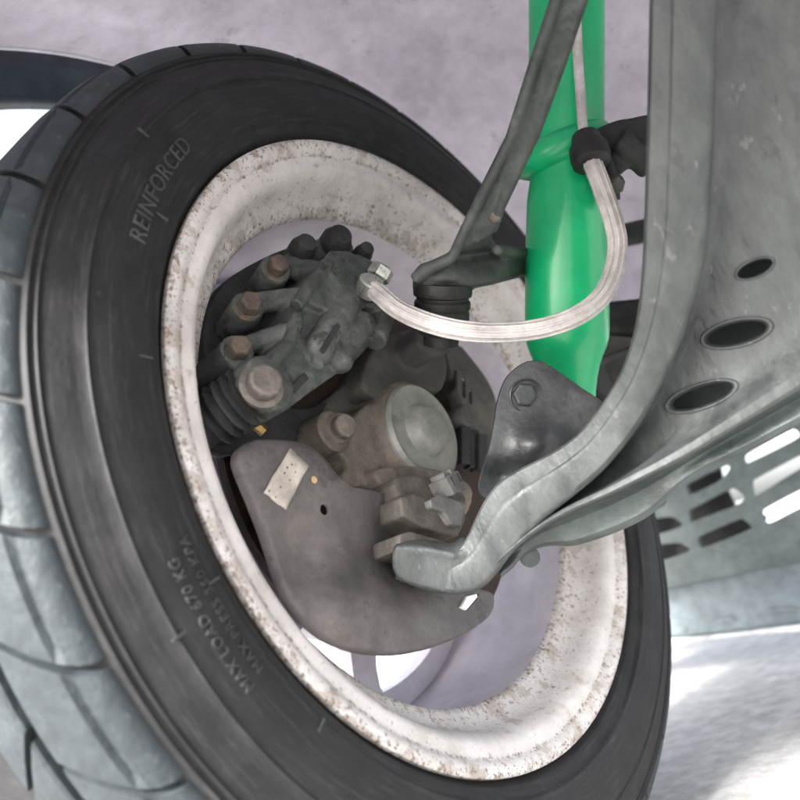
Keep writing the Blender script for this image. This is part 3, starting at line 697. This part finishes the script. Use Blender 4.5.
# ================================================================== lower control arm
la = thing('lower_control_arm', PD(440, 570, .47), 'large dusty grey pressed-steel lower control arm with oval holes', 'control arm')
def pathpts(pts, n):
    """resample a curve of (px, py, depth) to n points"""
    q = catmull(pts, 12); P = [PD(*a) for a in q]
    acc = [0]
    for a, b in zip(q[:-1], q[1:]): acc.append(acc[-1] + math.hypot(a[0] - b[0], a[1] - b[1]))
    out = []
    for k in range(n):
        t = acc[-1] * k / (n - 1); i = 0
        while i < len(acc) - 2 and acc[i + 1] < t: i += 1
        f = (t - acc[i]) / max(1e-9, acc[i + 1] - acc[i]); out.append(P[i].lerp(P[i + 1], f))
    return out
def loft(name, curves, m, n=90, thick=.003, parent=la, auto=35, cross=4):
    C_ = [pathpts(c, n) for c in curves]; V = []; F = []
    for k in range(n):
        for c in C_: V.append(c[k])
    K = len(C_)
    for k in range(n - 1):
        for i in range(K - 1):
            a = k * K + i; F.append((a, a + 1, a + K + 1, a + K))
    o = obj(name, V, F, m, parent)
    if thick:
        s = o.modifiers.new('s', 'SOLIDIFY'); s.thickness = thick; s.offset = 0
        bake(o)
        bv = o.modifiers.new('b', 'BEVEL'); bv.width = .0009; bv.segments = 2; bv.limit_method = 'ANGLE'; bv.angle_limit = R_(50)
        bake(o)
    for p in o.data.polygons: p.use_smooth = True
    o.data.set_sharp_from_angle(angle=R_(auto))
    return o
def shift(c, dx=0, dy=0, dd=0): return [(x + dx, y + dy, d + dd) for x, y, d in c]
def mix(c1, c2, t, n=14, dd=0):
    """pixel-space blend of two curves, resampled"""
    def rs(c):
        q = catmull(c, 12); acc = [0]
        for a, b in zip(q[:-1], q[1:]): acc.append(acc[-1] + math.hypot(a[0] - b[0], a[1] - b[1]))
        out = []
        for k in range(n):
            tt_ = acc[-1] * k / (n - 1); i = 0
            while i < len(acc) - 2 and acc[i + 1] < tt_: i += 1
            f = (tt_ - acc[i]) / max(1e-9, acc[i + 1] - acc[i])
            out.append(tuple(u_ + (w_ - u_) * f for u_, w_ in zip(q[i], q[i + 1])))
        return out
    A, B = rs(c1), rs(c2)
    return [(a[0] + (b[0] - a[0]) * t, a[1] + (b[1] - a[1]) * t, a[2] + (b[2] - a[2]) * t + dd) for a, b in zip(A, B)]
# outer edge, and inner edge, of the flange facing the camera
LE = [(397, 549, .462), (415, 548, .461), (440, 553, .460), (458, 552, .458), (470, 536, .455), (482, 510, .450), (497, 487, .445), (520, 471, .439), (552, 455, .431), (582, 433, .422), (606, 402, .412), (626, 366, .402), (639, 322, .392), (645, 272, .383), (648, 205, .374), (650, 133, .366), (652, 54, .358), (654, -40, .350), (657, -130, .342), (660, -230, .333)]
RE = [(396, 577, .460), (414, 584, .459), (436, 590, .458), (462, 592, .456), (484, 584, .453), (500, 566, .449), (520, 540, .443), (550, 512, .436), (580, 488, .428), (608, 462, .420), (640, 420, .410), (666, 370, .400), (688, 316, .390), (702, 262, .381), (708, 205, .373), (711, 133, .365), (713, 54, .357), (715, -40, .349), (718, -130, .341), (721, -230, .332)]
c1 = mix(LE, RE, .0, 46); back = [(x - 1.0, y + 1, d + .030) for x, y, d in c1]
curves = [back, mix(LE, RE, 0, 46, .002), mix(LE, RE, .025, 46, 0), mix(LE, RE, .30, 46, -.0004), mix(LE, RE, .36, 46, -.0022), mix(LE, RE, .42, 46, -.0026), mix(LE, RE, .9, 46, -.0020), mix(LE, RE, .97, 46, -.0006), mix(LE, RE, 1, 46, .001), [(x - 1, y - 1, d + .030) for x, y, d in mix(LE, RE, 1, 46)]]
loft('side_flange', curves, 'arm_steel', 140, .0024)
# web with the oval holes
WE = shift(RE[5:], 0, 0, .009)
HE = [(497, 562, .452), (520, 541, .447), (545, 523, .442), (575, 507, .436), (605, 494, .430), (640, 477, .423), (680, 457, .416), (720, 434, .409), (760, 410, .402), (800, 386, .395), (850, 356, .388), (900, 326, .381), (960, 290, .374), (1040, 242, .364), (1120, 194, .354)]
wc = [mix(WE, HE, 0, 46, .016), mix(WE, HE, .12, 46, .020), mix(WE, HE, .3, 46, .018), mix(WE, HE, .5, 46, .015), mix(WE, HE, .68, 46, .012), mix(WE, HE, .80, 46, .008), mix(WE, HE, .88, 46, .001), mix(WE, HE, .94, 46, -.004), mix(WE, HE, .985, 46, -.005), mix(WE, HE, 1, 46, -.004)]
# smooth across
web = loft('web_plate', wc, 'arm_steel', 130, .003)
def ell(cx, cy, rx, ry, ang, n=28):
    a = R_(ang); return [(cx + rx * math.cos(t) * math.cos(a) - ry * math.sin(t) * math.sin(a), cy + rx * math.cos(t) * math.sin(a) + ry * math.sin(t) * math.cos(a)) for t in [2 * math.pi * k / n for k in range(n)]]
dg = bpy.context.evaluated_depsgraph_get(); dg.update()
def webdepth(x, y):
    r = ray(x, y); ok, loc, nor, idx = web.ray_cast(CAM - web.matrix_world.translation, r.normalized())
    return ((loc - CAM).length / r.length, nor) if ok else (.41, -VIEW)
holes = [(755, 268.5, 20, 8.5, -22), (737, 333, 35, 13, -13), (702, 396, 36, 12, -18)]
hinfo = []
for (cx, cy, rx, ry, an) in holes: hinfo.append([webdepth(x, y)[0] for x, y in ell(cx, cy, rx, ry, an)])
for h, dd in zip(holes, hinfo):
    pts = [PD(x, y, d - .008) for (x, y), d in zip(ell(*h), dd)]
    cut(web, [prism_data(pts, ray(h[0], h[1]) * .016)])
web.data.set_sharp_from_angle(angle=R_(35))
for h, dd in zip(holes, hinfo):
    V = []; F = []; n = 28
    for (g_, bk) in ((1.10, -.0004), (1.06, -.0014), (1.00, -.0016), (.93, -.0002), (.86, .006), (.84, .013)):
        for (x, y), d in zip(ell(h[0], h[1], h[2] * g_, h[3] * g_ * (1 + (g_ - 1) * .6), h[4]), dd): V.append(PD(x, y, d + bk))
    for k in range(5):
        for i in range(n): j = (i + 1) % n; F.append((k * n + i, k * n + j, (k + 1) * n + j, (k + 1) * n + i))
    obj('hole_collar', V, F, 'arm_steel', la)
# lower lip under the ridge
LO = [(497, 566, .456), (500, 580, .460), (512, 570, .462), (526, 551, .464), (548, 543, .462), (572, 543, .458), (600, 535, .452), (628, 524, .446), (652, 511, .440), (676, 487, .433), (700, 470, .427), (740, 452, .418), (800, 421, .406), (850, 395, .398), (900, 368, .390), (960, 334, .382), (1040, 288, .371), (1120, 242, .360)]
LO = [(500, 576, .460), (512, 566, .462), (526, 551, .464), (548, 544, .462), (572, 544, .458), (600, 536, .452), (628, 525, .446), (652, 511, .440), (676, 488, .433), (700, 471, .427), (740, 452, .418), (800, 421, .406), (850, 395, .398), (900, 368, .390), (960, 334, .382), (1040, 288, .371), (1120, 242, .360)]
lc = [mix(HE, LO, 0, 54, -.003), mix(HE, LO, .04, 54, .004), mix(HE, LO, .3, 54, .009), mix(HE, LO, .6, 54, .004), mix(HE, LO, .85, 54, -.001), mix(HE, LO, .97, 54, -.001), mix(HE, LO, 1, 54, .001), [(x, y, d + .012) for x, y, d in mix(HE, LO, 1, 54)]]
loft('lower_lip', lc, 'arm_dark', 130, .0024)
# rear half of the box section, closing the arm
loft('rear_plate', [shift(LE[4:], 6, 6, .034), mix(LE[4:], LO, .5, 46, .050), shift(LO, -4, -6, .036)], 'arm_dark', 70, .003)
cast('ball_joint_end', [prism_data([PD(x, y, .4545) for x, y in closed_catmull([(394, 549), (402, 545), (422, 546), (444, 552), (458, 552), (468, 546), (480, 556), (486, 572), (474, 590), (456, 594), (436, 591), (414, 585), (397, 578), (392, 566)], 3)], VIEW * .034),
                        tube_data([PD(404, 549, .456), PD(430, 550, .455), PD(456, 556, .4545)], .0022, 8)], 'arm_steel', la, .0015, 8)
lathe('drain_plug', [(0, .006), (.004, .006), (.005, .004)], PD(529, 556, .475), -VIEW, 'arm_dark', la, 20)

# ================================================================== things seen behind the shock
tr = thing('tie_rod', PD(630, 232, .72), 'dark straight tie rod between the green shock and the control arm', 'tie rod')
v_, f_ = prism_data([PD(x, y, d) for x, y, d in ((600, 228, .74), (720, 200, .66), (720, 226, .66), (600, 250, .74))], VIEW * .02)
obj('rod', v_, f_, 'upper_arm_iron', tr, smooth=False, bevel=.004)
cm = thing('crossmember', PD(625, 318, .7), 'dark grey crossmember end right of the green shock', 'crossmember')
cast('box_section', [prism_data([PD(x, y, d) for x, y, d in ((600, 302, .70), (628, 299, .69), (700, 292, .66), (700, 338, .66), (626, 332, .69), (600, 333, .70))], VIEW * .05)], 'caliper_dark', cm, .003, 5)
sp_ = thing('splash_panel', PD(630, 370, .8), 'brownish grey splash panel low behind the green shock', 'splash panel')
V_, F_ = prism_data([PD(x, y, d) for x, y, d in ((560, 340, .80), (720, 320, .74), (720, 440, .74), (560, 440, .80))], VIEW * .004)
obj('sheet', V_, F_, 'knuckle_iron', sp_, smooth=False)
obj('brace', *prism_data([PD(x, y, .70) for x, y in ((588, 372), (600, 358), (650, 340), (650, 345), (604, 364), (612, 384), (626, 402), (610, 402), (600, 392))], VIEW * .02), 'dark_under', sp_, smooth=False, bevel=.001)

# ================================================================== slotted tray and sill behind the wheel
tray = thing('slotted_tray', PY(720, 560, .56), 'grey-green louvred plastic panel with rounded slots behind the wheel', 'panel')
def ty(x, y): return PY(x, y, .56 + (590 - y) * .0004)
to = [(600, 600), (655, 591), (700, 582), (750, 572), (800, 563), (860, 551), (860, 400), (800, 400), (740, 430), (680, 460), (620, 490), (600, 500)]
tp = obj('slotted_plate', *prism_data([ty(x, y) for x, y in to], Vector((0, .012, 0))), 'tray_plastic', tray, smooth=False)
slots = [[(640, 503), (658, 497), (666, 500), (662, 506), (640, 513)], [(640, 523), (668, 517), (677, 520), (680, 527), (640, 538)], [(640, 550), (674, 543), (685, 546), (687, 552), (640, 566)],
         [(686, 487), (690, 483), (724, 466), (729, 470), (717, 482), (692, 494), (688, 493)], [(689, 513), (692, 509), (728, 490), (735, 489), (744, 496), (743, 501), (737, 505), (694, 521), (690, 520)],
         [(698, 540), (702, 535), (738, 520), (744, 520), (751, 526), (748, 530), (706, 547), (700, 546)], [(743, 457), (749, 452), (786, 431), (795, 430), (799, 434), (794, 440), (750, 462), (744, 462)],
         [(751, 483), (756, 478), (800, 455), (840, 436), (840, 452), (803, 467), (757, 495), (752, 491)], [(761, 513), (766, 508), (800, 490), (840, 470), (840, 494), (800, 508), (770, 523), (763, 521)]]
cut(tp, [prism_data([ty(x, y) - Vector((0, .02, 0)) for x, y in closed_catmull(s_, 3)], Vector((0, .06, 0))) for s_ in slots])
bv = tp.modifiers.new('b', 'BEVEL'); bv.width = .002; bv.segments = 2; bv.limit_method = 'ANGLE'; bv.angle_limit = R_(60)
sill = thing('sill_skirt', PY(730, 640, .6), 'bluish grey body skirt with a white lower edge, low behind the wheel', 'body panel')
so_ = [(590, 598), (655, 588), (720, 574), (800, 556), (870, 540), (870, 612), (800, 624), (740, 632), (690, 637), (655, 640), (590, 648)]
obj('skirt_panel', *prism_data([PY(x, y, .60) for x, y in so_], Vector((0, .03, 0))), 'sill_plastic', sill, smooth=False, bevel=.006)
eo = [(590, 647), (655, 640.5), (700, 637), (750, 631), (800, 624.5), (870, 612), (870, 620), (800, 632), (750, 636), (700, 640), (655, 643), (590, 652)]
obj('white_edge', *prism_data([PY(x, y, .597) for x, y in eo], Vector((0, .02, 0))), 'white_paint', sill, smooth=False, bevel=.002)
for (x, y, w) in ((678, 632, 10), (722, 622, 15), (778, 612, 22)):
    q = [PY(a, b, .598) for a, b in ((x - w, y + 3), (x - w * .5, y - 3), (x + w * .5, y - 6), (x + w, y - 3), (x + w * .8, y), (x - w * .6, y + 4))]
    obj('skirt_notch', *prism_data(q, Vector((0, .01, 0))), 'sill_plastic', sill, smooth=False, bevel=.001)
dk = thing('mud_flap', PY(680, 600, .66), 'black mud flap seen through the left slots of the grey panel', 'mud flap')
obj('flap', *prism_data([PY(x, y, .66) for x, y in ((560, 430), (714, 436), (722, 478), (735, 506), (766, 516), (762, 548), (720, 596), (560, 610))], Vector((0, .008, 0))), 'boot_rubber', dk, smooth=False, bevel=.002)
